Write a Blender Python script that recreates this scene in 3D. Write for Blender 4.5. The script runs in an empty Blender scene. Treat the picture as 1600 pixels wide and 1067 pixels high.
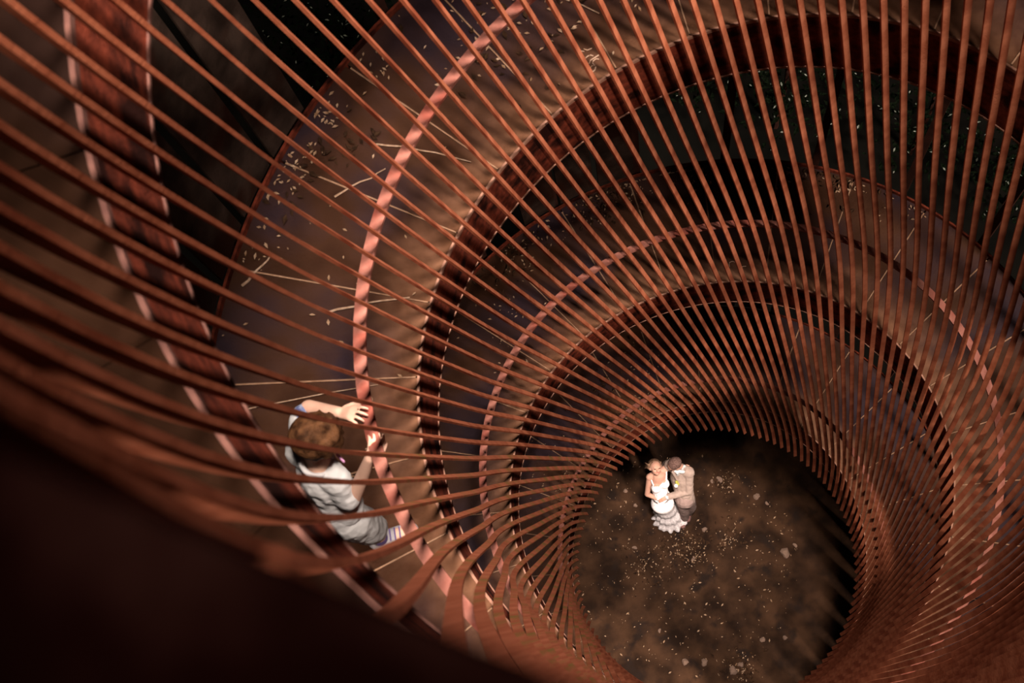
import bpy, bmesh, math, random
import numpy as np
from mathutils import Vector, Matrix
random.seed(7); rng = np.random.default_rng(7)
C = bpy.context.scene.collection
scene = bpy.context.scene
PI = math.pi
# ------------------------------------------------------------------ camera
def rotm(a, b, c):
    return (Matrix.Rotation(a, 3, 'X') @ Matrix.Rotation(b, 3, 'Y') @ Matrix.Rotation(c, 3, 'Z'))
cam_d = bpy.data.cameras.new('camera')
cam = bpy.data.objects.new('camera', cam_d); C.objects.link(cam)
cam.location = (-0.99215, -1.40819, 21.49095)
cam.rotation_euler = rotm(0.268150, 0.048494, -0.230014).to_euler()
cam_d.sensor_width = 36.0; cam_d.lens = 48.58; cam_d.clip_start = 0.02; cam_d.clip_end = 200
cam_d.dof.use_dof = True; cam_d.dof.focus_distance = 17.0; cam_d.dof.aperture_fstop = 5.6
scene.camera = cam
# ------------------------------------------------------------------ light
w = bpy.data.worlds.new('sky'); scene.world = w; w.use_nodes = True
bg = w.node_tree.nodes['Background']; bg.inputs[0].default_value = (0.62, 0.60, 0.78, 1); bg.inputs[1].default_value = 0.008
def lamp(name, kind, loc, energy, col, aim=None, **k):
    d = bpy.data.lights.new(name, kind); d.energy = energy; d.color = col
    for a, v in k.items(): setattr(d, a, v)
    o = bpy.data.objects.new(name, d); C.objects.link(o); o.location = loc
    if aim is not None: o.rotation_euler = (Vector(aim) - Vector(loc)).to_track_quat('-Z', 'Y').to_euler()
    return o
FILL_AZ, FILL_EL = math.radians(228), math.radians(84.5)
sd = Vector((math.cos(FILL_AZ)*math.cos(FILL_EL), math.sin(FILL_AZ)*math.cos(FILL_EL), math.sin(FILL_EL)))
lamp('zenith_fill', 'SUN', tuple(sd*30), 1.5, (1.0, 0.80, 0.66), (0, 0, 0), angle=math.radians(5.0))  # steep second sun added to light the inner deck strips
LOW_AZ, LOW_EL = math.radians(-60), math.radians(54)
ld = Vector((math.cos(LOW_AZ)*math.cos(LOW_EL), math.sin(LOW_AZ)*math.cos(LOW_EL), math.sin(LOW_EL)))
lamp('low_sun', 'SUN', tuple(ld*30), 6.5, (1.0, 0.82, 0.70), (0, 0, 0), angle=math.radians(4))
lamp('void_fill', 'SPOT', (1.05, 0.25, 29.0), 54000, (1.0, 0.84, 0.74), (-1.35, 0.95, 9.0), spot_size=math.radians(27), spot_blend=0.8, shadow_soft_size=1.1)  # unseen spot added above the tower to brighten the bars
lamp('floor_fill', 'SPOT', (-0.45, -0.55, 21.9), 7000, (1.0, 0.88, 0.80), (-0.16, 0.75, -0.35), spot_size=math.radians(8.6), spot_blend=1.0, shadow_soft_size=0.1)  # unseen spot added for the light pool around the couple
scene.view_settings.view_transform = 'Standard'; scene.view_settings.look = 'None'
scene.view_settings.exposure = 0.2; scene.view_settings.gamma = 1.0; scene.view_settings.use_curve_mapping = False
# ------------------------------------------------------------------ materials
def mat(name, c1, c2, scale=6.0, rough=0.8, c3=None, s3=1.5, bump=0.0, bscale=60, metal=0.0, t3=(0.5, 0.62), spec=0.04, det=6, w12=(0.35, 0.65)):
    m = bpy.data.materials.new(name); m.use_nodes = True; nt = m.node_tree; N = nt.nodes; L = nt.links
    b = N['Principled BSDF']; b.inputs['Roughness'].default_value = rough; b.inputs['Metallic'].default_value = metal
    b.inputs['Specular IOR Level'].default_value = spec
    tc = N.new('ShaderNodeTexCoord')
    n1 = N.new('ShaderNodeTexNoise'); n1.inputs['Scale'].default_value = scale; n1.inputs['Detail'].default_value = det
    L.new(tc.outputs['Object'], n1.inputs['Vector'])
    r1 = N.new('ShaderNodeValToRGB'); r1.color_ramp.elements[0].position = w12[0]; r1.color_ramp.elements[1].position = w12[1]
    r1.color_ramp.elements[0].color = (*c1, 1); r1.color_ramp.elements[1].color = (*c2, 1)
    L.new(n1.outputs[0], r1.inputs[0]); out = r1.outputs[0]
    if c3:
        n3 = N.new('ShaderNodeTexNoise'); n3.inputs['Scale'].default_value = s3; n3.inputs['Detail'].default_value = 5
        L.new(tc.outputs['Object'], n3.inputs['Vector'])
        r3 = N.new('ShaderNodeValToRGB'); r3.color_ramp.elements[0].position = t3[0]; r3.color_ramp.elements[1].position = t3[1]
        L.new(n3.outputs[0], r3.inputs[0])
        mx = N.new('ShaderNodeMix'); mx.data_type = 'RGBA'
        L.new(r3.outputs[0], mx.inputs[0]); L.new(out, mx.inputs[6]); mx.inputs[7].default_value = (*c3, 1); out = mx.outputs[2]
    L.new(out, b.inputs['Base Color'])
    if bump:
        nb = N.new('ShaderNodeTexNoise'); nb.inputs['Scale'].default_value = bscale; nb.inputs['Detail'].default_value = 4
        L.new(tc.outputs['Object'], nb.inputs['Vector'])
        bp = N.new('ShaderNodeBump'); bp.inputs['Strength'].default_value = bump; bp.inputs['Distance'].default_value = 0.01
        L.new(nb.outputs[0], bp.inputs['Height']); L.new(bp.outputs[0], b.inputs['Normal'])
    return m
M = {}
M['rust'] = mat('rusted_steel', (0.16, 0.044, 0.0208), (0.232, 0.076, 0.0392), 9, 0.72, (0.12, 0.03, 0.0144), 2.2, 0.25, 90)
M['moss'] = mat('mossy_rusted_steel', (0.1596, 0.0441, 0.021), (0.2268, 0.0714, 0.0378), 9, 0.8, (0.075, 0.062, 0.014), 4.5, 0.3, 90, t3=(0.52, 0.72))
M['rail'] = mat('pale_rust_handrail', (0.15, 0.054, 0.040), (0.225, 0.095, 0.072), 14, 0.6, (0.1512, 0.042, 0.0294), 7, 0.2, 120)
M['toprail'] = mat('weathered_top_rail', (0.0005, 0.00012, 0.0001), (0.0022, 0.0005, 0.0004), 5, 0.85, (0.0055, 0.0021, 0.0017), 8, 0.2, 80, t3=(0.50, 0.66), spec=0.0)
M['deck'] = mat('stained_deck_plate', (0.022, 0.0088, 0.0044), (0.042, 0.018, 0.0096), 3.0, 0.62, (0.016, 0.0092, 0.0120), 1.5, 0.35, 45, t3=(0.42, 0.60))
M['shadedeck'] = mat('shade_darkened_deck_plate', (0.005, 0.0022, 0.0013), (0.014, 0.0062, 0.0035), 3.0, 0.9, (0.008, 0.004, 0.003), 1.5, 0.35, 45, spec=0.0)  # darkened copy of the deck colour, shade painted onto the top deck
M['edge'] = mat('worn_bright_edge', (0.143, 0.0715, 0.0495), (0.209, 0.11, 0.077), 20, 0.6)
M['shadededge'] = mat('shade_dulled_pink_edge', (0.045, 0.020, 0.016), (0.085, 0.040, 0.031), 20, 0.8)  # darker copy of the edge colour, painted-in shade for the top deck
M['fascia'] = mat('dark_red_rust', (0.045, 0.0095, 0.0052), (0.115, 0.023, 0.0115), 22, 0.9, (0.012, 0.003, 0.002), 5, 0.4, 110)
M['seam'] = mat('sandy_joint', (0.152, 0.0836, 0.0494), (0.209, 0.1254, 0.0798), 30, 0.9)
M['panel'] = mat('grey_brown_cladding', (0.010, 0.0062, 0.0046), (0.034, 0.0215, 0.0165), 5, 0.85, (0.016, 0.005, 0.0028), 2.0, 0.4, 40)
M['post'] = mat('dark_post_steel', (0.018, 0.0072, 0.0054), (0.033, 0.012, 0.0078), 8, 0.85)
M['earth'] = mat('packed_brown_earth', (0.009, 0.0042, 0.0022), (0.036, 0.0172, 0.0086), 2.6, 0.95, (0.0099, 0.0055, 0.00385), 3.3, 0.8, 24, t3=(0.55, 0.68), spec=0.1)
M['forest'] = mat('dark_forest_floor', (0.0008, 0.0008, 0.0006), (0.002, 0.0018, 0.0013), 1.5, 1.0, spec=0.05)
M['leaf'] = mat('green_leaf', (0.0006, 0.0011, 0.0005), (0.0035, 0.0055, 0.003), 30, 1.0, spec=0.0)
M['glint'] = mat('glint_painted_leaf', (0.05, 0.06, 0.045), (0.16, 0.17, 0.15), 30, 0.6)  # pale base colour painted in for light glinting on some leaves
M['dryleaf'] = mat('dry_leaf', (0.15, 0.085, 0.045), (0.275, 0.19, 0.13), 30, 0.7)
M['darkleaf'] = mat('rotten_leaf', (0.01, 0.005, 0.003), (0.035, 0.0175, 0.009), 30, 0.8)
M['twig'] = mat('dry_twig', (0.2, 0.12, 0.075), (0.3, 0.21, 0.15), 40, 0.8)
M['stone'] = mat('pale_stone', (0.099, 0.0585, 0.0405), (0.171, 0.117, 0.09), 18, 0.9, bump=0.4, bscale=60)
M['chalk'] = mat('scratched_chalk', (0.33, 0.216, 0.15), (0.396, 0.276, 0.204), 40, 0.9)
M['skin'] = mat('skin', (0.31, 0.165, 0.12), (0.34, 0.19, 0.14), 12, 0.5)
M['boyskin'] = mat('pale_skin', (0.50, 0.30, 0.22), (0.56, 0.35, 0.26), 12, 0.5)
M['boyhair'] = mat('brown_hair', (0.022, 0.009, 0.004), (0.095, 0.042, 0.018), 26, 0.55, det=3, bump=0.8, bscale=70)
M['bridehair'] = mat('dark_blond_hair', (0.06, 0.03, 0.018), (0.204, 0.12, 0.078), 30, 0.5, bump=0.8, bscale=70)
M['groomhair'] = mat('short_dark_hair', (0.055, 0.03025, 0.02475), (0.11, 0.066, 0.055), 50, 0.7, bump=0.5, bscale=150)
M['shirt'] = mat('pale_grey_cotton', (0.33, 0.325, 0.32), (0.41, 0.405, 0.40), 8, 0.9, bump=0.5, bscale=14)
M['short'] = mat('grey_cotton_shorts', (0.27, 0.265, 0.26), (0.34, 0.335, 0.33), 8, 0.9, bump=0.5, bscale=16)
M['pink'] = mat('pink_print', (0.45, 0.21, 0.372), (0.48, 0.252, 0.408), 8, 0.8)
M['white'] = mat('white_fabric', (0.36, 0.35, 0.35), (0.41, 0.4, 0.395), 10, 0.8)
M['bluep'] = mat('blue_print', (0.03, 0.048, 0.15), (0.24, 0.27, 0.36), 60, 0.8)
M['shoe'] = mat('white_shoe_leather', (0.275, 0.26, 0.275), (0.35, 0.34, 0.35), 20, 0.6)
M['purple'] = mat('purple_trim', (0.096, 0.072, 0.18), (0.132, 0.096, 0.228), 20, 0.7)
M['grey'] = mat('dark_grey_trim', (0.05, 0.05, 0.06), (0.09, 0.09, 0.10), 20, 0.7)
M['dress'] = mat('white_lace', (0.50, 0.455, 0.455), (0.70, 0.65, 0.65), 55, 0.85, bump=0.6, bscale=60, w12=(0.40, 0.52))
M['suit'] = mat('beige_suit_wool', (0.208, 0.156, 0.13), (0.2392, 0.182, 0.156), 14, 0.9, bump=0.3, bscale=30)
M['trousers'] = mat('mauve_trousers_wool', (0.1872, 0.13, 0.1144), (0.2184, 0.156, 0.1404), 14, 0.9, bump=0.3, bscale=30)
M['brownshoe'] = mat('brown_shoe_leather', (0.132, 0.066, 0.06), (0.168, 0.09, 0.078), 20, 0.5)
M['yellowleaf'] = mat('yellow_green_foliage', (0.18, 0.18, 0.03), (0.27, 0.252, 0.06), 40, 0.7)
M['eye'] = mat('dark_eye', (0.02, 0.012, 0.01), (0.03, 0.02, 0.015), 20, 0.3)
M['lip'] = mat('lip', (0.3, 0.084, 0.072), (0.33, 0.102, 0.084), 20, 0.5)
def moss_by_height():                       # moss only grows on the sheltered lower stretch of the bars
    nt = M['moss'].node_tree; N = nt.nodes; L = nt.links; mx = [n for n in N if n.type == 'MIX'][0]
    old = mx.inputs[0].links[0].from_socket; tc = [n for n in N if n.type == 'TEX_COORD'][0]
    sx = N.new('ShaderNodeSeparateXYZ'); L.new(tc.outputs['Object'], sx.inputs[0])
    mr = N.new('ShaderNodeMapRange'); mr.inputs[1].default_value = 18.2; mr.inputs[2].default_value = 16.6; L.new(sx.outputs[2], mr.inputs[0])
    mu = N.new('ShaderNodeMath'); mu.operation = 'MULTIPLY'; L.new(old, mu.inputs[0]); L.new(mr.outputs[0], mu.inputs[1]); L.new(mu.outputs[0], mx.inputs[0])
moss_by_height()
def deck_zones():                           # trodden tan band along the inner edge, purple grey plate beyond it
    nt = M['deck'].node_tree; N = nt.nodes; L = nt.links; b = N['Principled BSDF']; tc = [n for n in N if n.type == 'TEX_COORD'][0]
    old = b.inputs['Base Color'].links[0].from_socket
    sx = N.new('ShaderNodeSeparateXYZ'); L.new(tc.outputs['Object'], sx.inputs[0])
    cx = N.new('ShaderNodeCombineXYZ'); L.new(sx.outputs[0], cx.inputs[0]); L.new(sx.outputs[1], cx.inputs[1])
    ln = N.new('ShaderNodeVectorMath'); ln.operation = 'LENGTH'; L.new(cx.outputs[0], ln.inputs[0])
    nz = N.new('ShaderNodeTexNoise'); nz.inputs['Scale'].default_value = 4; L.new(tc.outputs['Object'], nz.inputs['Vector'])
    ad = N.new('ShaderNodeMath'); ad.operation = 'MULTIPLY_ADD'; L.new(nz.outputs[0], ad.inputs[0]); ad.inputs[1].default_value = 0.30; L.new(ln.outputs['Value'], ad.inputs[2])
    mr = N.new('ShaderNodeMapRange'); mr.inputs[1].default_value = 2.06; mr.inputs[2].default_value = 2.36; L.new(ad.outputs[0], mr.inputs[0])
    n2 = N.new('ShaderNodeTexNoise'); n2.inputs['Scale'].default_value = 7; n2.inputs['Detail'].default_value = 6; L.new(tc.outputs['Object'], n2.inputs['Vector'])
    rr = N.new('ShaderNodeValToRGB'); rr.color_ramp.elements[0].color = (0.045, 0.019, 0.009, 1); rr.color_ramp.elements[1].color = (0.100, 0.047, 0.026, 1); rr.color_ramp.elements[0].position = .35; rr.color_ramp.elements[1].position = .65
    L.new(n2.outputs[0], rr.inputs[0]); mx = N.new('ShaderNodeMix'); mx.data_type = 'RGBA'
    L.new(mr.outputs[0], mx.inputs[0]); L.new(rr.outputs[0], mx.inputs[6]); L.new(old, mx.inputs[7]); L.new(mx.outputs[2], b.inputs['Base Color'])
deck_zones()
# ------------------------------------------------------------------ helpers
def link(name, verts, faces, m, parent=None, smooth=False, data=None):
    if data is None:
        data = bpy.data.meshes.new(name); data.from_pydata([tuple(v) for v in verts], [], faces); data.update()
        if m is not None: data.materials.append(m)
        if smooth: data.polygons.foreach_set('use_smooth', [True]*len(data.polygons))
    o = bpy.data.objects.new(name, data); C.objects.link(o)
    if parent is not None: o.parent = parent
    return o
def empty(name, loc=(0, 0, 0)):
    o = bpy.data.objects.new(name, None); C.objects.link(o); o.location = loc; o.empty_display_size = 0.2
    return o
def tag(o, label=None, cat=None, group=None, kind=None):
    if label: o['label'] = label
    if cat: o['category'] = cat
    if group: o['group'] = group
    if kind: o['kind'] = kind
    return o
def under(o, parent):                       # parent a world-placed object under an empty that is not at the origin
    o.parent = parent; o.matrix_parent_inverse = Matrix.Translation(-Vector(parent.location)); return o
# ------------------------------------------------------------------ the tower's shape
U = 1.75
RK = np.array([1.5400, 1.5700, 1.7307, 1.6964, 1.7311, 1.8483, 1.7969, 1.7992, 1.7884, 1.7681, 1.6067])
TK = np.array([0.0036, 0.3546, 0.6542, 0.9884, 1.2962, 1.6009, 1.9339, 2.2395])
PHI0, NB = 0.400995, 109.59237
def spl(z, v):
    z = np.asarray(z, float); K = len(v); u = np.clip(z/(13*U)*(K-1), 0, K-1-1e-6); k = u.astype(int); t = u-k
    e = np.concatenate([[2*v[0]-v[1]], v, [2*v[-1]-v[-2]]]); a, b, c, d = e[k], e[k+1], e[k+2], e[k+3]
    return 0.5*(2*b+(-a+c)*t+(2*a-5*b+4*c-d)*t*t+(-a+3*b-3*c+d)*t**3)
LV = {'C': (4.7545, (-0.012, 0.3378, -0.2009, 0.1823)), 'B': (9.7703, (-0.3606, 0.567, 0.2783, 0.1526)),
      'A': (14.8775, (-0.0775, -0.1592, -0.0267, 0.1849)), 'T': (19.075, (0, 0, 0, 0))}
def dz(l, th):
    z0, h = LV[l]
    return z0+h[0]*np.cos(th)+h[1]*np.sin(th)+h[2]*np.cos(2*th)+h[3]*np.sin(2*th)
R_OUT = 2.93; FLOOR = -0.35
def rin(l, th): return spl(dz(l, th), RK)+0.056
def polar(r, th, z): return (r*math.cos(th), r*math.sin(th), z)
def ring_strip(name, th0, th1, n, prof, m, parent, smooth=False, caps=True):
    """sweeps a closed section prof(th)->[(r,z)...] around the axis"""
    V = []; F = []; ths = np.linspace(th0, th1, n+1); k = None
    for th in ths:
        p = prof(th); k = len(p); V += [polar(float(r), th, float(z)) for r, z in p]
    full = abs(th1-th0-2*PI) < 1e-6
    for a in range(n):
        for b in range(k):
            F.append((a*k+b, a*k+(b+1) % k, (a+1)*k+(b+1) % k, (a+1)*k+b))
    if not full and caps: F += [tuple(range(k))[::-1], tuple(n*k+b for b in range(k))]
    return link(name, V, F, m, parent, smooth)
# ------------------------------------------------------------------ setting: ground
def disc(name, r, z, m, n=64, r0=0.0, jitter=0.0):
    V = []; F = []; rr = np.concatenate([np.linspace(r0, min(r, 4), 9), np.linspace(min(r, 4), r, 6)[1:]]) if r > 4 else np.linspace(r0, r, 13)
    for a in rr:
        for k in range(n):
            V.append((a*math.cos(2*PI*k/n), a*math.sin(2*PI*k/n), z+random.uniform(-jitter, jitter)))
    for i in range(len(rr)-1):
        for k in range(n): F.append((i*n+k, (i+1)*n+k, (i+1)*n+(k+1) % n, i*n+(k+1) % n))
    return link(name, V, F, m, None, True)
tag(disc('floor', 3.6, FLOOR, M['earth'], 72, 0.001, 0.012), 'packed brown earth floor at the bottom of the tower', None, None, 'structure')
tag(disc('floor_outside', 60, FLOOR-0.05, M['forest'], 48, 3.3), 'dark forest ground around the tower', None, None, 'structure')
# ------------------------------------------------------------------ setting: inner wall of twisted bars
wall_in = tag(empty('wall_inner', (0, 0, FLOOR)), 'ring of twisted rusty steel bars around the central void', None, None, 'structure')
zs = np.concatenate([np.linspace(3.95, 12.0, 19), np.linspace(12.4, 21.13, 30)])
def bar_mesh():
    V = []; F = []; t = 0.0062; dp = 0.040
    r = spl(zs, RK); ph = PHI0+spl(zs, TK); P = np.stack([r*np.cos(ph), r*np.sin(ph), zs], 1); T = np.gradient(P, axis=0)
    for p, tt, a in zip(P, T, ph):
        tt = tt/np.linalg.norm(tt); R = np.array([math.cos(a), math.sin(a), 0]); R = R-tt*R.dot(tt); R /= np.linalg.norm(R); B = np.cross(tt, R)
        if p[2] > zs[-1]-1e-6: t, dp = 0.002, 0.012               # tip shaped thin so no brightly lit end face shows below the rail
        nn = -R*0.62-B*0.785; w = R*0.785-B*0.62                   # flat bars set at 38 degrees, like louvres
        V += [p+nn*t, p-nn*t, p-nn*t+w*dp, p+nn*t+w*dp]
    n = len(zs)
    for i in range(n-1):
        for k in range(4): F.append((4*i+4+k, 4*i+4+(k+1) % 4, 4*i+(k+1) % 4, 4*i+k))
    F += [(3, 2, 1, 0), (4*n-4, 4*n-3, 4*n-2, 4*n-1)]
    me = bpy.data.meshes.new('bar'); me.from_pydata([tuple(v) for v in V], [], F); me.update(); me.materials.append(M['rust']); return me
bm_ = bar_mesh(); bm2 = bm_.copy(); bm2.materials.clear(); bm2.materials.append(M['moss'])
for i in range(-46, 64):
    mossy = -42 <= i <= -23
    o = bpy.data.objects.new('bar', bm2 if mossy else bm_); C.objects.link(o); o.rotation_euler = (0, 0, -2*PI*i/NB); o.location = (0, 0, -FLOOR); o.parent = wall_in
# ------------------------------------------------------------------ ring decks
def deck(l, label, nplate=28, fas=0.60, rail=1.262):
    z0 = LV[l][0]
    root = tag(empty('ring_deck', (0, 0, z0)), label, 'deck', 'ring decks of the tower')
    P = lambda o: under(o, root)
    off = math.radians(91.9 if l == 'A' else 82.3)
    st = 2*PI/nplate; gap = 0.005
    for k in range(nplate):
        a0, a1 = off+k*st, off+(k+1)*st
        P(ring_strip('deck_plate', a0+gap/2, a1-gap/2, 5, lambda th: [(rin(l, th)+0.012, dz(l, th)), (R_OUT, dz(l, th)), (R_OUT, dz(l, th)-0.03), (rin(l, th)+0.012, dz(l, th)-0.03)], M['shadedeck' if l == 'T' else 'deck'], None))
        P(ring_strip('joint_strip', a0-gap*0.36, a0+gap*0.36, 1, lambda th: [(rin(l, th)+0.02, dz(l, th)+0.005), (R_OUT-0.03, dz(l, th)+0.005), (R_OUT-0.03, dz(l, th)-0.02), (rin(l, th)+0.02, dz(l, th)-0.02)], M['shadedeck' if l == 'T' else 'seam'], None))
    n = 112
    P(ring_strip('deck_edge', 0, 2*PI, n, lambda th: [(rin(l, th), dz(l, th)+0.006), (rin(l, th)+0.012, dz(l, th)+0.006), (rin(l, th)+0.012, dz(l, th)-0.02), (rin(l, th), dz(l, th)-0.02)], M['shadededge' if l == 'T' else 'edge'], None))
    P(ring_strip('fascia', 0, 2*PI, n, lambda th: [(rin(l, th)+0.002, dz(l, th)-0.021), (rin(l, th)+0.014, dz(l, th)-0.021), (rin(l, th)+0.014, dz(l, th)-fas), (rin(l, th)+0.002, dz(l, th)-fas)], M['fascia'], None))
    P(ring_strip('fascia_lip', 0, 2*PI, n, lambda th: [(rin(l, th)-0.004, dz(l, th)-fas), (rin(l, th)+0.03, dz(l, th)-fas), (rin(l, th)+0.03, dz(l, th)-fas-0.012), (rin(l, th)-0.004, dz(l, th)-fas-0.012)], M['shadededge' if l == 'T' else 'edge'], None))
    P(ring_strip('outer_fascia', 0, 2*PI, n, lambda th: [(R_OUT, dz(l, th)+0.05), (R_OUT+0.015, dz(l, th)+0.05), (R_OUT+0.015, dz(l, th)-0.25), (R_OUT, dz(l, th)-0.25)], M['fascia'], None))
    if rail:
        def rp(th):
            zr = dz(l, th)+rail; r = spl(zr, RK)+0.058
            return [(r, zr), (r+0.052, zr), (r+0.052, zr-0.02), (r, zr-0.02)]
        P(ring_strip('handrail', 0, 2*PI, n, rp, M['rail'], None))
    return root
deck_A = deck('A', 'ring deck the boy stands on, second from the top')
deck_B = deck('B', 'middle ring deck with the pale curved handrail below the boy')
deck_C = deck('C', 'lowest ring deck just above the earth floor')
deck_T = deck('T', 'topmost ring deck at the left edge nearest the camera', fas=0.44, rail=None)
# top handrail, on which the bars end
def rail9(th):
    k = 1/math.cos((th-math.radians(-123.6)+PI/9) % (2*PI/9)-PI/9)
    return [(1.727*k, 21.20), (1.98*k, 21.20), (1.98*k, 21.14), (1.727*k, 21.14)]
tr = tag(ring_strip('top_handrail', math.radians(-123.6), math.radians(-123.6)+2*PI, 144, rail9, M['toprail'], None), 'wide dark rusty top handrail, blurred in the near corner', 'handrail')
# ------------------------------------------------------------------ outer cladding and posts
wall_out = tag(empty('wall_outer', (0, 0, FLOOR)), 'outer cladding of tall grey brown panels around the decks', None, None, 'structure')
def panel(a0, a1, lo, hi):
    def prof(th): return [(R_OUT+0.02, lo(th)), (R_OUT+0.035, lo(th)), (R_OUT+0.035, hi(th)), (R_OUT+0.02, hi(th))]
    return under(ring_strip('panel', a0, a1, 3, prof, M['panel'], None), wall_out)
stp = math.radians(7.2)
for k in range(50):
    a = k*stp; dg = math.degrees(a)
    if not 256 <= dg <= 276: panel(a+0.008, a+stp-0.008, lambda th: FLOOR+0*th, lambda th: dz('C', th)-0.28)  # base panels added to keep the low sun off the floor
    if 136 <= dg <= 180: panel(a+0.008, a+stp-0.008, lambda th: dz('A', th)+0.06, lambda th: dz('T', th)-0.3)
    if 92 <= dg <= 112 or 150 <= dg <= 185: panel(a+0.008, a+stp-0.008, lambda th: dz('B', th)+0.06, lambda th: dz('A', th)-0.3)
    if 60 <= dg <= 180: panel(a+0.008, a+stp-0.008, lambda th: dz('C', th)+0.06, lambda th: dz('B', th)-0.3)
for k in range(24):
    a = 2*PI*k/24+0.06
    x, y = (R_OUT+0.07)*math.cos(a), (R_OUT+0.07)*math.sin(a); s = 0.03
    c, sn = math.cos(a), math.sin(a)
    V = [(x+u*c*s-v*sn*s, y+u*sn*s+v*c*s, z) for z in (FLOOR-0.05, 21.1) for u, v in ((-1, -1), (1, -1), (1, 1), (-1, 1))]
    under(link('post', V, [(3, 2, 1, 0), (4, 5, 6, 7)]+[(j, (j+1) % 4, 4+(j+1) % 4, 4+j) for j in range(4)], M['post']), wall_out)
# ------------------------------------------------------------------ leaves, twigs, scratches on the decks
def quads(name, items, m, parent=None):
    """items: (x,y,z,size,rotz,tilt) -> small bent leaf blades in one mesh"""
    V = []; F = []
    for x, y, z, s, a, t in items:
        c, sn = math.cos(a), math.sin(a); b = len(V)
        for u, v, h in ((-1, 0, 0), (0, -.45, .25), (1, 0, 0.1), (0, .45, .25)):
            V.append((x+s*(u*c-v*sn), y+s*(u*sn+v*c), z+s*(h+u*t)))
        F += [(b, b+1, b+2), (b, b+2, b+3)]
    return link(name, V, F, m, parent)
def litter(l, spots, m, smin, smax):
    it = []
    for dg, r, n, sp in spots:
        for _ in range(n):
            th = math.radians(dg)+rng.normal(0, sp/2.5); rr = min(R_OUT-0.04, max(1.95, r+rng.normal(0, sp)))
            it.append((*polar(rr, th, float(dz(l, th))+0.008+rng.uniform(0, .02)), rng.uniform(smin, smax), rng.uniform(0, 6.3), rng.uniform(-.4, .4)))
    return it
for l, root, sp1, sp2, nm in (('A', deck_A, [(137, 2.85, 26, .06), (142, 2.83, 22, .06), (146, 2.86, 26, .07), (129, 2.8, 16, .07), (154, 2.8, 20, .08), (115, 2.5, 50, .3), (108, 2.4, 50, .25), (150, 2.4, 14, .3), (170, 2.5, 14, .3), (185, 2.3, 8, .2)], [(137, 2.60, 14, .07), (141, 2.72, 12, .07), (148, 2.78, 10, .06), (112, 2.5, 60, .25), (108, 2.75, 40, .12)], 'second'),
                      ('B', deck_B, [(85, 2.84, 40, .10), (95, 2.86, 40, .08), (103, 2.84, 40, .10), (112, 2.8, 30, .1), (120, 2.8, 30, .1), (67, 2.85, 26, .08), (58, 2.85, 24, .08), (48, 2.8, 24, .12), (130, 2.5, 40, .2)], [(100, 2.8, 60, .12), (120, 2.8, 60, .15), (60, 2.82, 50, .15)], 'middle'),
                      ('C', deck_C, [(100, 2.3, 60, .3), (140, 2.2, 60, .3)], [(110, 2.4, 80, .3)], 'lowest')):
    tag(quads('leaf_litter', litter(l, sp1, None, .006, .020), M['dryleaf']), 'pale dry leaf scraps lying on the %s ring deck' % nm, 'leaves', None, 'stuff')
    tag(quads('rotten_leaves', litter(l, sp2, None, .014, .034), M['darkleaf']), 'dark rotten leaves lying on the %s ring deck' % nm, 'leaves', None, 'stuff')
def tube(pts, rad, n=6):
    V = []; F = []; pts = [Vector(p) for p in pts]; rad = rad if isinstance(rad, (list, tuple)) else [rad]*len(pts)
    for i, p in enumerate(pts):
        t = (pts[min(i+1, len(pts)-1)]-pts[max(i-1, 0)]).normalized(); u = t.orthogonal().normalized(); v = t.cross(u)
        V += [tuple(p+(u*math.cos(2*PI*k/n)+v*math.sin(2*PI*k/n))*rad[i]) for k in range(n)]
    for i in range(len(pts)-1):
        for k in range(n): F.append((i*n+k, i*n+(k+1) % n, (i+1)*n+(k+1) % n, (i+1)*n+k))
    F += [tuple(range(n))[::-1], tuple((len(pts)-1)*n+k for k in range(n))]
    return V, F
def twig(l, th0, r0, th1, r1, label, rad=0.006):
    p = []
    for t in np.linspace(0, 1, 7):
        th = math.radians(th0+(th1-th0)*t); r = r0+(r1-r0)*t+random.uniform(-.012, .012)
        p.append(Vector(polar(r, th, float(dz(l, th))+0.014)))
    base = p[0].copy(); V, F = tube([q-base for q in p], [rad*(1-.5*t) for t in np.linspace(0, 1, 7)])
    o = link('twig', V, F, M['twig']); o.location = base; return tag(o, label, 'twig', 'dry twigs on the ring decks')
twig('A', 137, 2.55, 132, 2.02, 'long pale twig crossing under the left handrail on the upper deck')
twig('A', 145, 2.55, 139, 2.38, 'short bent twig on the purple stain of the upper deck')
twig('A', 160, 2.38, 156, 1.98, 'pale twig beneath the handrail, beside the rusty deck edge', 0.007)
twig('A', 172, 2.75, 170, 2.05, 'thin straight twig left of the handrail above the boy', 0.004)
twig('A', 113, 2.75, 103, 2.2, 'longest crooked pale twig near the top centre of the upper deck', 0.007)
twig('A', 158, 2.85, 154, 2.75, 'tiny pale twig at the outer edge of the left cladding panels', 0.008)
def scratch(name, pts, root, rad=0.005):
    V, F = tube([Vector(p)+Vector((0, 0, 0.006)) for p in pts], rad, 5); return under(link(name, V, F, M['chalk']), root)
scratch('chalk_mark', [(-0.641, 1.962, 14.663), (-0.619, 1.951, 14.664), (-0.619, 1.966, 14.665), (-0.601, 1.953, 14.666), (-0.575, 1.956, 14.669)], deck_A, .003)
scratch('chalk_letter', [(-0.578, 1.911, 14.667), (-0.590, 1.920, 14.666), (-0.604, 1.920, 14.665), (-0.618, 1.914, 14.663), (-0.627, 1.900, 14.662), (-0.626, 1.885, 14.662), (-0.608, 1.876, 14.663), (-0.599, 1.891, 14.665), (-0.575, 1.899, 14.667), (-0.548, 1.908, 14.67)], deck_A, .0035)
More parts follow.
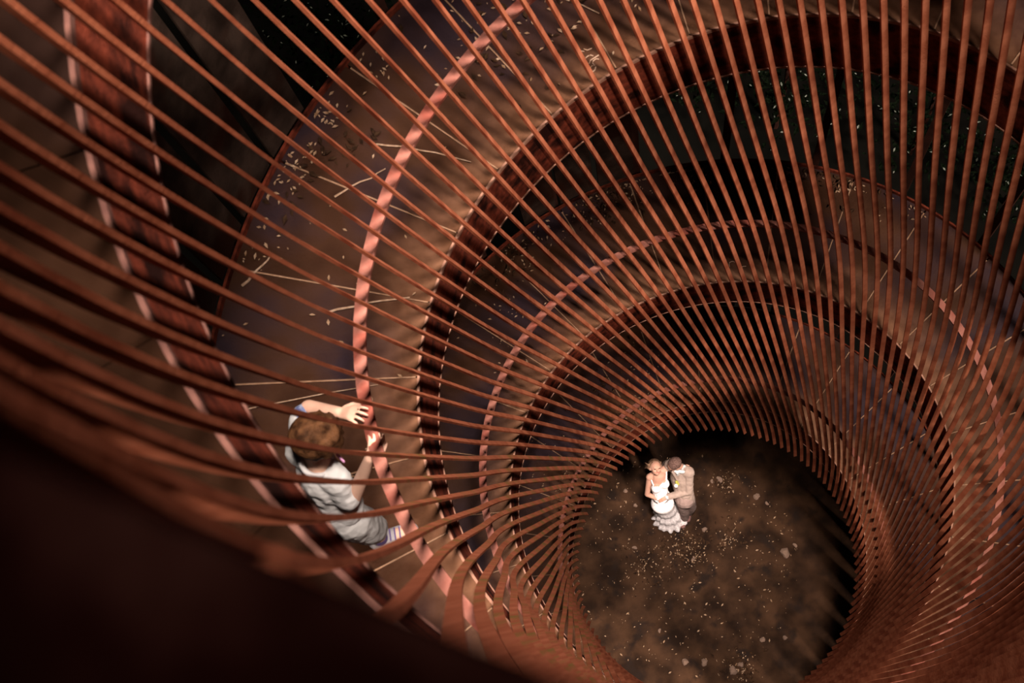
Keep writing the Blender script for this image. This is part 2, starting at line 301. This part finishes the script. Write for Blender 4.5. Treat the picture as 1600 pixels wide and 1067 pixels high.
scratch('chalk_digit', [(-0.553, 1.884, 14.669), (-0.568, 1.891, 14.667), (-0.585, 1.884, 14.666), (-0.591, 1.87, 14.665), (-0.581, 1.855, 14.665), (-0.597, 1.858, 14.663), (-0.611, 1.850, 14.662), (-0.614, 1.835, 14.661), (-0.602, 1.825, 14.661), (-0.588, 1.830, 14.663), (-0.579, 1.847, 14.665)], deck_A, .0035)
scratch('chalk_letter', [(0.443, 1.966, 10.058), (0.433, 1.976, 10.058), (0.419, 1.978, 10.058), (0.400, 1.974, 10.057), (0.391, 1.957, 10.057), (0.391, 1.937, 10.057)], deck_B, .0035)
scratch('chalk_mark', [(0.46, 1.92, 10.059), (0.479, 1.908, 10.059), (0.502, 1.912, 10.06), (0.527, 1.908, 10.06)], deck_B, .0035)
# ------------------------------------------------------------------ stones and debris on the earth floor
def stone_mesh(seed):
    r = np.random.default_rng(seed); bm = bmesh.new(); bmesh.ops.create_icosphere(bm, subdivisions=2, radius=1)
    off = r.uniform(-5, 5, 3)
    for v in bm.verts:
        p = np.array(v.co); k = 1+.22*math.sin(3.1*p[0]+off[0])+.18*math.sin(4.3*p[1]+off[1])+.15*math.sin(5.2*p[2]+off[2]); v.co = Vector(p*k*np.array([1, .8, .55]))
    me = bpy.data.meshes.new('stone'); bm.to_mesh(me); bm.free(); me.materials.append(M['stone']); return me
SM = [stone_mesh(k) for k in range(5)]
def stone(x, y, s, label, group='pale stones on the earth floor'):
    o = bpy.data.objects.new('stone', SM[random.randrange(5)]); C.objects.link(o); o.location = (x, y, FLOOR+s*.35); o.scale = (s, s, s); o.rotation_euler = (0, 0, random.uniform(0, 6.3))
    return tag(o, label, 'stone', group)
def gp(px, py):          # reading off the floor plan, camera north is turned a little
    return (-0.28+0.01018*(px-1060)*0.97+0.01018*(880-py)*0.228, 0.56-0.01018*(px-1060)*0.207+0.01018*(880-py)*0.96)
for px, py, s, lb in ((1222, 873, .075, 'largest round pale stone at the right rim of the lit floor'), (1237, 861, .035, 'small pale stone just above the largest round stone'),
                      (1100, 835, .04, 'pale stone on bare earth right of the groom'), (1124, 757, .05, 'broken pale stone at the upper right rim of the lit floor'),
                      (1112, 760, .03, 'small pale stone left of the broken stone by the groom'), (1180, 785, .05, 'reddish pale stone at the upper right floor rim'),
                      (1196, 796, .03, 'little grey stone right of the reddish stone'), (992, 862, .035, 'lone pale stone at the left of the floor'),
                      (978, 773, .035, 'small white stone left of the bride'), (993, 796, .035, 'yellowish stone left of the bride by her elbow'),
                      (1068, 1035, .05, 'pale stone among debris at the bottom centre of the floor'), (1097, 1037, .055, 'ring shaped pale stone at the bottom of the floor'),
                      (1140, 1048, .065, 'large broken stone in the bottom debris heap'), (1152, 1040, .05, 'grey stone at the right of the bottom debris heap'),
                      (1185, 1003, .04, 'stone at the lower right of the lit floor'), (1218, 1000, .035, 'farthest right stone at the lower rim of the floor'),
                      (1082, 880, .035, 'pale stone in the leafy patch under the couple'), (1030, 989, .03, 'stone on the bare patch at lower left of the floor')):
    stone(*gp(px, py), s, lb)
it = []; it2 = []
for _ in range(520):
    a, r = rng.uniform(0, 6.3), 1.75*math.sqrt(rng.uniform(0, 1)); x, y = -0.2+r*math.cos(a), 0.5+r*math.sin(a)
    it.append((x, y, FLOOR+.02, rng.choice([.008, .012, .018, .028], p=[.45, .3, .18, .07]), rng.uniform(0, 6.3), rng.uniform(-.3, .3)))
for cx, cy, n, s in ((1150, 1045, 60, .12), (1075, 870, 80, .13), (1010, 890, 50, .14), (1130, 762, 40, .09), (1060, 850, 60, .16), (1140, 850, 40, .12)):
    X, Y = gp(cx, cy)
    for _ in range(n): it.append((X+rng.normal(0, s), Y+rng.normal(0, s), FLOOR+.02, rng.uniform(.008, .022), rng.uniform(0, 6.3), rng.uniform(-.3, .3)))
    for _ in range(n): it2.append((X+rng.normal(0, s*1.3), Y+rng.normal(0, s*1.3), FLOOR+.02, rng.uniform(.02, .05), rng.uniform(0, 6.3), rng.uniform(-.3, .3)))
tag(quads('leaf_scraps', it, M['dryleaf']), 'pale leaf scraps scattered over the earth floor', 'leaves', None, 'stuff')
tag(quads('dark_leaves', it2, M['darkleaf']), 'dark rotting leaves in patches on the earth floor', 'leaves', None, 'stuff')
# ------------------------------------------------------------------ shrubs beyond the tower
def shrub(x, y, h, s, label, n=420):
    root = tag(empty('shrub', (x, y, FLOOR-.05)), label, 'shrub', 'shrubs outside the tower')
    V, F = tube([(0, 0, 0), (.05, .03, h*.5), (0, .08, h*.9)], [.05, .035, .012]); link('stem', V, F, M['post'], root)
    it = []
    for _ in range(n):
        d = rng.normal(0, 1, 3); d /= np.linalg.norm(d); q = d*s*rng.uniform(.3, 1)
        it.append((q[0], q[1], h*.62+q[2]*.8, rng.uniform(.04, .09), rng.uniform(0, 6.3), rng.uniform(-.8, .8)))
    tag(quads('foliage', it, M['leaf'], root), None, None, None, 'stuff')
    tag(quads('glint_stand_in_leaves', [(q[0]*1.04, q[1]*1.04, q[2]+.03, q[3]*.42, q[4], q[5]) for q in it[::7]], M['glint'], root), None, None, None, 'stuff')
for x, y, h, s, lb in ((1.6, 8.2, 2.6, 1.1, 'dark leafy shrub beyond the upper deck, left of the group at the top'), (3.0, 7.2, 3.2, 1.2, 'dark shrub with glinting leaves at the top centre'),
                       (5.0, 6.2, 3.0, 1.3, 'dark shrub seen between the right-hand bars'), (6.2, 5.0, 2.6, 1.1, 'dark shrub at the far right edge, behind the bars'),
                       (-4.0, 10.0, 3.0, 1.4, 'dark shrub beyond the cladding at the upper left'), (-1.4, 10.2, 3.0, 1.2, 'dark shrub farthest back beyond the top deck')):
    shrub(x, y, h, s, lb)
# ------------------------------------------------------------------ people
def cone_geo(bm, a, b, ra, rb, seg=14, flat=None):
    """closed tapered capsule from a to b"""
    a, b = Vector(a), Vector(b); ax = (b-a); L = max(ax.length, 1e-5); ax.normalize()
    u = ax.orthogonal().normalized() if flat is None else (Vector(flat[0])-ax*Vector(flat[0]).dot(ax)).normalized(); v = ax.cross(u)
    k = 1.0 if flat is None else flat[1]
    rings = []
    for t in (-PI/2, -PI/3, -PI/6, 0): rings.append((a+ax*ra*math.sin(t)*(1 if k == 1 else k**.5), max(ra*math.cos(t), 1e-4)))
    for t in (0, PI/6, PI/3, PI/2): rings.append((b+ax*rb*math.sin(t)*(1 if k == 1 else k**.5), max(rb*math.cos(t), 1e-4)))
    R = []
    for c, r in rings: R.append([bm.verts.new(c+u*(r*math.cos(2*PI*i/seg))+v*(r*k*math.sin(2*PI*i/seg))) for i in range(seg)])
    for p, q in zip(R, R[1:]):
        for i in range(seg): bm.faces.new((p[i], p[(i+1) % seg], q[(i+1) % seg], q[i]))
    bm.faces.new(R[0][::-1]); bm.faces.new(R[-1])
def ball_geo(bm, c, r, rot=None):
    m = Matrix.Translation(Vector(c)) @ (rot.to_4x4() if rot else Matrix()) @ Matrix.Diagonal((*([r]*3 if isinstance(r, (int, float)) else r), 1))
    bmesh.ops.create_icosphere(bm, subdivisions=3, radius=1, matrix=m)
def solid(name, build, m, parent, voxel=0.008, smooth=3, wr=0.0, wscale=.08):
    bm = bmesh.new(); build(bm); bmesh.ops.recalc_face_normals(bm, faces=bm.faces)
    me = bpy.data.meshes.new(name); bm.to_mesh(me); bm.free(); me.materials.append(m)
    o = bpy.data.objects.new(name, me); C.objects.link(o); under(o, parent)
    rm = o.modifiers.new('remesh', 'REMESH'); rm.mode = 'VOXEL'; rm.voxel_size = voxel; rm.use_smooth_shade = True
    sm = o.modifiers.new('smooth', 'SMOOTH'); sm.factor = .5; sm.iterations = smooth
    if wr:
        tx = bpy.data.textures.new(name+'_folds', 'CLOUDS'); tx.noise_scale = wscale; tx.noise_depth = 2
        dm = o.modifiers.new('folds', 'DISPLACE'); dm.texture = tx; dm.strength = wr; dm.mid_level = .5; dm.texture_coords = 'GLOBAL'
    return o
def frame(fwd, up):
    f = Vector(fwd).normalized(); u = Vector(up); u = (u-f*u.dot(f)).normalized(); s = f.cross(u)   # s = person's right
    return s, f, u
def head_geo(bm, c, fr, R):
    """skull, jaw, nose, ears; R = half head height"""
    s, f, u = fr; c = Vector(c); rot = Matrix((s, f, u)).transposed()
    ball_geo(bm, c+u*R*.18-f*R*.05, (R*.74, R*.90, R*.80), rot)
    ball_geo(bm, c-u*R*.25+f*R*.22, (R*.60, R*.62, R*.66), rot)
    ball_geo(bm, c-u*R*.70+f*R*.52, (R*.26, R*.24, R*.20), rot)
    cone_geo(bm, c+u*R*.12+f*R*.80, c-u*R*.20+f*R*1.0, R*.10, R*.15)
    cone_geo(bm, c+u*R*.22+f*R*.70+s*R*.34, c+u*R*.22+f*R*.70-s*R*.34, R*.14, R*.14)
    for q in (-1, 1):
        ball_geo(bm, c+s*q*R*.74-u*R*.08-f*R*.05, (R*.10, R*.20, R*.28), rot)
        ball_geo(bm, c+s*q*R*.36-u*R*.22+f*R*.56, (R*.24, R*.22, R*.22), rot)
def face_parts(c, fr, R, parent, mouth=True):
    s, f, u = fr; c = Vector(c)
    for q in (-1, 1):
        solid('eye', lambda bm: cone_geo(bm, c+s*q*R*.22+u*R*.05+f*R*.80, c+s*q*R*.40+u*R*.05+f*R*.74, R*.06, R*.06), M['eye'], parent, R*.04, 1)
    if mouth: solid('mouth', lambda bm: cone_geo(bm, c-s*R*.18-u*R*.44+f*R*.84, c+s*R*.18-u*R*.44+f*R*.84, R*.06, R*.06), M['lip'], parent, R*.04, 1)
def hand_geo(bm, wrist, d, n, size, curl, thumb_side, spread=.12):
    """palm and five fingers; d = pointing direction, n = back-of-hand normal, curl in radians per joint"""
    d = Vector(d).normalized(); n = Vector(n); n = (n-d*n.dot(d)).normalized(); s = d.cross(n)*thumb_side; w = Vector(wrist)
    cone_geo(bm, w+d*size*.10, w+d*size*.42, size*.20, size*.23, flat=(s, .42))
    for j, (off, ln) in enumerate(((.19, .46), (.065, .52), (-.06, .48), (-.18, .38))):
        p = w+d*size*.48+s*size*off*1.05; dd = (d+s*off*spread*4).normalized(); L = size*ln
        for k, fr_ in enumerate((.44, .32, .24)):
            dd = (Matrix.Rotation(-curl[k] if thumb_side*0 == 0 else 0, 3, d.cross(n)) @ dd).normalized()
            q = p+dd*L*fr_; r = size*(.058-.008*k); cone_geo(bm, p, q, r, r*.92, 10); p = q
    t0 = w+d*size*.16+s*size*.16; td = (d*.55+s*.75-n*.35).normalized(); t1 = t0+td*size*.24; t2 = t1+(d*.85+s*.15-n*.45).normalized()*size*.22
    cone_geo(bm, t0, t1, size*.085, size*.068, 10); cone_geo(bm, t1, t2, size*.066, size*.055, 10)
def V3(*a): return Vector(a)
# ---- the boy at the handrail -------------------------------------------------
DZB = 0.135
bj = {k: Vector(v)+V3(0, 0, DZB) for k, v in dict(head=(-2.098, -0.159, 16.095), neck=(-2.140, -0.212, 15.95), shR=(-2.090, -0.300, 15.875), shL=(-2.215, -0.145, 15.885), elR=(-2.075, -0.372, 15.705),
    haR=(-1.850, -0.240, 16.125), wrR=(-1.905, -0.285, 16.06), elL=(-2.130, -0.005, 15.965), wrL=(-1.985, -0.085, 16.10), haL=(-1.915, -0.115, 16.145), chest=(-2.160, -0.255, 15.805),
    waist=(-2.162, -0.345, 15.555), hipR=(-2.150, -0.400, 15.475), hipL=(-2.236, -0.300, 15.475), kneeR=(-2.100, -0.424, 15.215), ankR=(-2.113, -0.436, 14.955), toeR=(-1.985, -0.425, 14.915),
    kneeL=(-2.230, -0.290, 15.215), ankL=(-2.310, -0.300, 14.955), toeL=(-2.195, -0.320, 14.915)).items()}
boy = tag(empty('person', (-2.15, -0.37, float(dz('A', math.atan2(-.37, -2.15))))), 'boy in pale grey T-shirt and shorts gripping the handrail of the upper deck', 'person')
bfr = frame((1.0, 0.10, -0.75), (0.55, -.12, 1.0)); BR = .112
hs, hf, hu = bfr
def boy_body(bm):
    j = bj
    cone_geo(bm, j['neck']-V3(.005, .01, .02), j['head']-hu*.05-hf*.01, .045, .042)
    head_geo(bm, j['head'], bfr, BR)
    cone_geo(bm, j['chest'], j['waist'], .095, .085, flat=((j['shR']-j['shL']), .72)); cone_geo(bm, j['shR'], j['shL'], .05, .05)
    cone_geo(bm, j['neck'], j['chest'], .05, .09)
    cone_geo(bm, j['hipR'], j['hipL'], .075, .075); cone_geo(bm, j['waist'], (j['hipR']+j['hipL'])/2, .085, .085)
    for q in 'RL':
        cone_geo(bm, j['sh'+q], j['el'+q], .042, .034); cone_geo(bm, j['el'+q], j['wr'+q], .035, .023)
        cone_geo(bm, j['hip'+q], j['knee'+q], .066, .047); cone_geo(bm, j['knee'+q], j['ank'+q], .047, .029)
        cone_geo(bm, j['ank'+q], j['toe'+q], .034, .028)
    hand_geo(bm, j['wrR'], j['haR']-j['wrR'], V3(.3, -.5, .6), .135, (.5, .8, .6), 1)
    hand_geo(bm, j['wrL'], j['haL']-j['wrL'], V3(.1, .2, 1), .135, (.25, .5, .5), -1, .3)
solid('body', boy_body, M['boyskin'], boy, .0042, 3)
face_parts(bj['head'], bfr, BR, boy)
def boy_hair(bm):
    c = bj['head']; rot = Matrix((hs, hf, hu)).transposed()
    ball_geo(bm, c+hu*BR*.30-hf*BR*.14, (BR*.86, BR*.98, BR*.84), rot)
    r = random.Random(3)
    for k in range(34):
        a = r.uniform(-1.9, 1.9); p = c+hu*BR*.98-hf*BR*.25+hs*r.uniform(-.2, .2)*BR
        e = c+(hs*math.sin(a)*.86+hf*math.cos(a)*.92)*BR+hu*BR*(.42 if math.cos(a) > 0 else .1)
        m = (p+e)/2+hu*BR*.36; cone_geo(bm, p, m, BR*.10, BR*.11, 8); cone_geo(bm, m, e, BR*.11, BR*.05, 8)
solid('hair', boy_hair, M['boyhair'], boy, .0055, 2)
def boy_shirt(bm):
    j = bj
    cone_geo(bm, j['chest'], j['waist']-V3(0, 0, .03), .118, .118, flat=((j['shR']-j['shL']), .80)); cone_geo(bm, j['shR']+V3(0, 0, -.01), j['shL']+V3(0, 0, -.01), .066, .066)
    cone_geo(bm, (j['shR']+j['shL'])/2-V3(0, 0, .03), j['chest'], .085, .115, flat=((j['shR']-j['shL']), .8))
    for q in 'RL': cone_geo(bm, j['sh'+q], j['sh'+q].lerp(j['el'+q], .72), .060, .062)
sh = solid('shirt', boy_shirt, M['shirt'], boy, .007, 3, .022, .07)
def collar(bm):
    c = bj['neck']-V3(0, 0, .005); n = (hu*1.0+hf*.1).normalized(); u = n.orthogonal().normalized(); v = n.cross(u)
    P = [c+u*math.cos(2*PI*k/16)*.075+v*math.sin(2*PI*k/16)*.068 for k in range(17)]
    for a, b in zip(P, P[1:]): cone_geo(bm, a, b, .013, .013, 8)
solid('collar', collar, M['white'], sh, .005, 2)
solid('neck_label', lambda bm: cone_geo(bm, bj['shR']+V3(.055, .055, .055), bj['shR']+V3(.035, .085, .055), .012, .012, flat=((0, 0, 1), .5)), M['pink'], sh, .004, 1)
solid('sleeve_hem', lambda bm: cone_geo(bm, bj['shL'].lerp(bj['elL'], .66), bj['shL'].lerp(bj['elL'], .76), .064, .064), M['bluep'], sh, .006, 1)
def boy_short(bm):
    j = bj; cone_geo(bm, j['waist']-V3(0, 0, .02), (j['hipR']+j['hipL'])/2, .105, .112)
    for q in 'RL': cone_geo(bm, j['hip'+q], j['hip'+q].lerp(j['knee'+q], .92), .090, .080)
solid('shorts', boy_short, M['short'], boy, .007, 3, .018, .06)
for q in 'RL':
    a, t = bj['ank'+q], bj['toe'+q]; d = (t-a); d.z = 0; d.normalize(); sd_ = V3(-d.y, d.x, 0)
    so = solid('shoe', lambda bm: (cone_geo(bm, a-d*.035-V3(0, 0, .035), a+d*.14-V3(0, 0, .042), .040, .042, flat=(sd_, .80)), cone_geo(bm, a-V3(0, 0, .0), a+d*.06-V3(0, 0, .022), .042, .034)), M['shoe'], boy, .005, 2)
    solid('sole', lambda bm: cone_geo(bm, a-d*.04-V3(0, 0, .062), a+d*.145-V3(0, 0, .065), .042, .044, flat=(sd_, .30)), M['white'], so, .005, 1)
    solid('sock', lambda bm: cone_geo(bm, a+V3(0, 0, .02), a+V3(0, 0, .055), .038, .038), M['purple'], boy, .005, 1)
    solid('shoe_laces', lambda bm: [cone_geo(bm, a+d*(.045+.022*k)-sd_*.026+V3(0, 0, .020-.009*k), a+d*(.052+.022*k)+sd_*.026+V3(0, 0, .020-.009*k), .0045, .0045, 8) for k in range(3)], M['purple'], so, .003, 1)
    def letter(bm, a=a, d=d, sd_=sd_):
        o = a+d*.035-sd_*.043*(1)-V3(0, 0, .03); P = [(0, 0), (0, .036), (.03, 0), (.03, .036)]
        for (x0, y0), (x1, y1) in zip(P, P[1:]): cone_geo(bm, o+d*x0+V3(0, 0, y0-.015), o+d*x1+V3(0, 0, y1-.015), .005, .005, 8)
    solid('shoe_letter', letter, M['grey'], so, .003, 1)
# ---- the couple on the earth floor -------------------------------------------
bride = tag(empty('person', (-.30, 1.22, FLOOR)), 'bride in white lace dress leaning back in the arms of the groom', 'person')
J = {k: Vector(v) for k, v in dict(head=(-0.351, 1.795, 1.21), neck=(-0.317, 1.728, 1.06), shR=(-0.455, 1.703, 1.00), shL=(-0.208, 1.769, 1.02), chest=(-0.345, 1.61, 0.89), waist=(-0.345, 1.46, 0.67), hip=(-0.35, 1.35, 0.50),
    elR=(-0.546, 1.50, 0.75), wrR=(-0.40, 1.40, 0.67), haR=(-0.301, 1.312, 0.63), elL=(-0.085, 1.80, 0.93), wrL=(0.04, 1.74, 1.05), haL=(0.09, 1.70, 1.10)).items()}
gfr = frame((0.30, -0.62, 0.95), (0.15, 0.75, 0.55)); GR = .112
def bride_body(bm):
    j = J; s = j['shR']-j['shL']
    cone_geo(bm, j['neck']-V3(0, .01, .02), j['head']-V3(0, .03, .05), .050, .046); head_geo(bm, j['head'], gfr, GR)
    cone_geo(bm, j['shR'], j['shL'], .058, .058); cone_geo(bm, j['neck']-V3(0, .05, .05), j['chest'], .11, .125, flat=(s, .72)); cone_geo(bm, j['chest'], j['waist'], .125, .10, flat=(s, .78))
    cone_geo(bm, j['waist'], j['hip'], .095, .105, flat=(s, .8))
    nn = (j['chest']-j['waist']).cross(s).normalized(); nn = nn if nn.z > 0 else -nn
    for q in (-1, 1): ball_geo(bm, j['chest']+s.normalized()*q*.065+nn*.075+V3(0, .02, .01), .068)
    for q in 'RL':
        cone_geo(bm, j['sh'+q], j['el'+q], .050, .040); cone_geo(bm, j['el'+q], j['wr'+q], .041, .028)
    hp = j['hip']
    for q in (-1, 1):
        k = hp+V3(.05+q*.07, -.08, -.42); cone_geo(bm, hp+V3(q*.08, 0, -.03), k, .085, .058); cone_geo(bm, k, V3(-.28+q*.07, 1.22, FLOOR+.09), .058, .036); cone_geo(bm, V3(-.28+q*.07, 1.22, FLOOR+.06), V3(-.28+q*.08, 1.10, FLOOR+.04), .036, .03)
    hand_geo(bm, j['wrR'], j['haR']-j['wrR'], V3(-.2, -.4, .9), .17, (.25, .3, .25), 1)
    hand_geo(bm, j['wrL'], j['haL']-j['wrL'], V3(0, .2, 1), .17, (.2, .3, .3), -1)
solid('body', bride_body, M['skin'], bride, .0075, 2)
face_parts(J['head'], gfr, GR, bride)
def bride_hair(bm):
    s, f, u = gfr; c = J['head']; rot = Matrix((s, f, u)).transposed(); r = random.Random(5)
    ball_geo(bm, c+u*GR*.28-f*GR*.30, (GR*.86, GR*.86, GR*.84), rot); ball_geo(bm, c-f*GR*.9+u*GR*.2, GR*.42)
    for k in range(22):
        q = r.choice((-1, 1)); a = c+u*GR*.95+s*q*GR*.1; b = c+s*q*GR*.86-f*GR*.1+u*GR*r.uniform(-.1, .5); e = b-f*GR*r.uniform(.3, .9)-u*GR*r.uniform(-.3, .6)+s*q*GR*r.uniform(0, .35)
        cone_geo(bm, a, b, GR*.10, GR*.11, 8); cone_geo(bm, b, e, GR*.11, GR*.05, 8)
solid('hair', bride_hair, M['bridehair'], bride, .0075, 2)
def bodice(bm):
    j = J; s = j['shR']-j['shL']; nn = (j['chest']-j['waist']).cross(s).normalized(); nn = nn if nn.z > 0 else -nn
    cone_geo(bm, j['chest']-V3(0, .02, .03), j['waist'], .135, .112, flat=(s, .80)); cone_geo(bm, j['waist'], j['hip'].lerp(j['waist'], .35), .114, .128, flat=(s, .82))
    for q in (-1, 1):
        ball_geo(bm, j['chest']+s.normalized()*q*.068+nn*.078+V3(0, .005, 0), .076)
        cone_geo(bm, j['chest']+s.normalized()*q*.09+nn*.10, (j['shR'] if q > 0 else j['shL'])+nn*.055+V3(0, -.01, 0), .016, .012, 8)
solid('bodice', bodice, M['dress'], bride, .008, 2, .008, .03)
def skirt():
    V = []; F = []; n = 96; wst = J['waist'].lerp(J['hip'], .10); top = J['hip']+V3(0, .0, -.02); bot = V3(-.235, 1.22, FLOOR+.01); K = 22
    for k in range(K):
        t = k/(K-1); c = wst.lerp(top, t/.22) if t < .22 else top.lerp(bot, (t-.22)/.78); q = max(0, (t-.50)/.50)
        rad = (.128+.045*min(t/.22, 1) if t < .22 else .173-.045*math.sin(min((t-.22)/.3, 1)*PI/2))+.150*q**1.3+.018*math.sin(q*PI*5)*(q > 0)
        for i in range(n):
            a = 2*PI*i/n; wv = 1+q*(.17*abs(math.sin(6.5*a+1.1))+.07*math.sin(17*a+2+5*q)-.10)
            V.append((c.x+rad*wv*math.cos(a), c.y+rad*.86*wv*math.sin(a), c.z+.035*q*math.sin(11*a+4*q)))
    for k in range(K-1):
        for i in range(n): F.append((k*n+i, k*n+(i+1) % n, (k+1)*n+(i+1) % n, (k+1)*n+i))
    F.append(tuple(range(n)))
    o = link('skirt', V, F, M['dress'], None, True); under(o, bride)
    sm = o.modifiers.new('shell', 'SOLIDIFY'); sm.thickness = .006
skirt()
groom = tag(empty('person', (0, 1.18, FLOOR)), 'groom in beige suit bending over the bride he holds', 'person')
G = {k: Vector(v) for k, v in dict(head=(-0.065, 1.765, 1.29), neck=(-0.005, 1.745, 1.15), shR=(-0.125, 1.80, 1.06), shL=(0.115, 1.635, 1.06), chest=(0.0, 1.61, 0.89), waist=(0.0, 1.43, 0.68), hipR=(-0.05, 1.35, 0.54), hipL=(0.04, 1.32, 0.54),
    elL=(0.065, 1.40, 0.79), wrL=(-0.26, 1.395, 0.735), haL=(-0.372, 1.385, 0.72), elR=(-0.16, 1.86, 0.82), wrR=(-0.32, 1.72, 0.72), haR=(-0.38, 1.65, 0.72), kneeL=(0.075, 1.245, 0.13), footL=(0.045, 1.225, -0.27), kneeR=(-0.040, 1.225, 0.13), footR=(-0.045, 1.155, -0.27), toeR=(-0.10, 1.04, -0.305), toeL=(0.0, 1.12, -0.305)).items()}
mfr = frame((-0.85, -0.25, -0.45), (-.35, .12, .95)); MR = .120
def groom_body(bm):
    j = G; s = j['shR']-j['shL']
    cone_geo(bm, j['neck']-V3(-.01, .01, .03), j['head']-V3(-.02, .01, .05), .062, .058); head_geo(bm, j['head'], mfr, MR)
    cone_geo(bm, j['shR'], j['shL'], .05, .05); cone_geo(bm, j['neck']-V3(0, .05, .10), j['chest'], .09, .11, flat=(s, .66)); cone_geo(bm, j['chest'], j['waist'], .11, .10, flat=(s, .66)); cone_geo(bm, j['waist'], (j['hipR']+j['hipL'])/2, .10, .10)
    for q in 'RL':
        cone_geo(bm, j['sh'+q], j['el'+q], .050, .044); cone_geo(bm, j['el'+q], j['wr'+q], .045, .032)
        cone_geo(bm, j['hip'+q], j['knee'+q], .088, .062); cone_geo(bm, j['knee'+q], j['foot'+q], .06, .04); cone_geo(bm, j['foot'+q], j['toe'+q], .042, .034)
    hand_geo(bm, j['wrL'], j['haL']-j['wrL'], V3(0, -.3, 1), .19, (.2, .3, .3), 1)
    hand_geo(bm, j['wrR'], j['haR']-j['wrR'], V3(0, 1, .2), .19, (.2, .3, .3), -1)
solid('body', groom_body, M['skin'], groom, .0075, 2)
face_parts(G['head'], mfr, MR, groom)
def groom_hair(bm):
    s, f, u = mfr; c = G['head']; ball_geo(bm, c+u*MR*.26-f*MR*.16, (MR*.79, MR*.92, MR*.80), Matrix((s, f, u)).transposed())
solid('hair', groom_hair, M['groomhair'], groom, .0075, 2)
def jacket(bm):
    j = G; s = j['shR']-j['shL']
    cone_geo(bm, j['shR'], j['shL'], .092, .092); cone_geo(bm, j['neck']-V3(0, .06, .12), j['chest'], .135, .168, flat=(s, .75)); cone_geo(bm, j['chest'], j['waist'], .168, .150, flat=(s, .80)); cone_geo(bm, j['waist'], (j['hipR']+j['hipL'])/2-V3(0, 0, .03), .150, .165, flat=(s, .82))
    for q in 'RL':
        cone_geo(bm, j['sh'+q], j['el'+q], .080, .066); cone_geo(bm, j['el'+q], j['el'+q].lerp(j['wr'+q], .93), .066, .050)
jk = solid('jacket', jacket, M['suit'], groom, .009, 2, .016, .06)
cd = V3(-.28, -.45, .85).normalized()
def shirt_front(bm):
    c = G['neck']-V3(0, .05, .02); a = c+cd*.075
    cone_geo(bm, a+V3(-.05, .02, .0), a+V3(.06, -.02, 0), .028, .028); cone_geo(bm, a+V3(0, 0, .0), G['chest']+cd*.125+V3(-.02, .06, .03), .040, .018, flat=((1, 0, 0), .5))
    for q in (-1, 1): cone_geo(bm, c+V3(q*.075, .03, .0), a+V3(q*.03, -.02, 0), .026, .02)
solid('shirt', shirt_front, M['white'], groom, .006, 1)
solid('cuff', lambda bm: cone_geo(bm, G['elL'].lerp(G['wrL'], .92), G['wrL'], .047, .044), M['white'], jk, .006, 1)
def lapel(bm):
    for q in (-1, 1): cone_geo(bm, G['neck']+V3(q*.09, -.04, -.02)+cd*.055, G['chest']+cd*.140+V3(q*.012-.02, .01, 0), .026, .014, flat=((1, .2, 0), .4))
solid('lapel', lapel, M['suit'], jk, .006, 1)
fc = G['chest']+V3(-.055, -.03, .0)+cd*.155
bt = solid('boutonniere', lambda bm: [ball_geo(bm, fc+V3(random.uniform(-.025, .03), random.uniform(-.03, .04), random.uniform(-.01, .02)), .020) for _ in range(10)], M['yellowleaf'], jk, .006, 1)
solid('flower', lambda bm: [ball_geo(bm, fc+V3(-.012+.016*math.cos(k), -.025+.016*math.sin(k), .022), .016) for k in range(6)], M['white'], jk, .005, 1)
def trousers(bm):
    j = G; cone_geo(bm, j['waist']-V3(0, .03, .06), (j['hipR']+j['hipL'])/2, .14, .155)
    for q in 'RL': cone_geo(bm, j['hip'+q], j['knee'+q], .108, .085); cone_geo(bm, j['knee'+q], j['foot'+q]+V3(0, 0, .04), .085, .072)
solid('trousers', trousers, M['trousers'], groom, .009, 2, .016, .06)
for q in 'RL': solid('shoe', lambda bm: (cone_geo(bm, G['foot'+q]-V3(0, -.04, .02), G['toe'+q], .052, .045), cone_geo(bm, G['foot'+q]-V3(0, 0, .0), G['toe'+q].lerp(G['foot'+q], .5)+V3(0, 0, .01), .05, .046)), M['brownshoe'], groom, .007, 1)
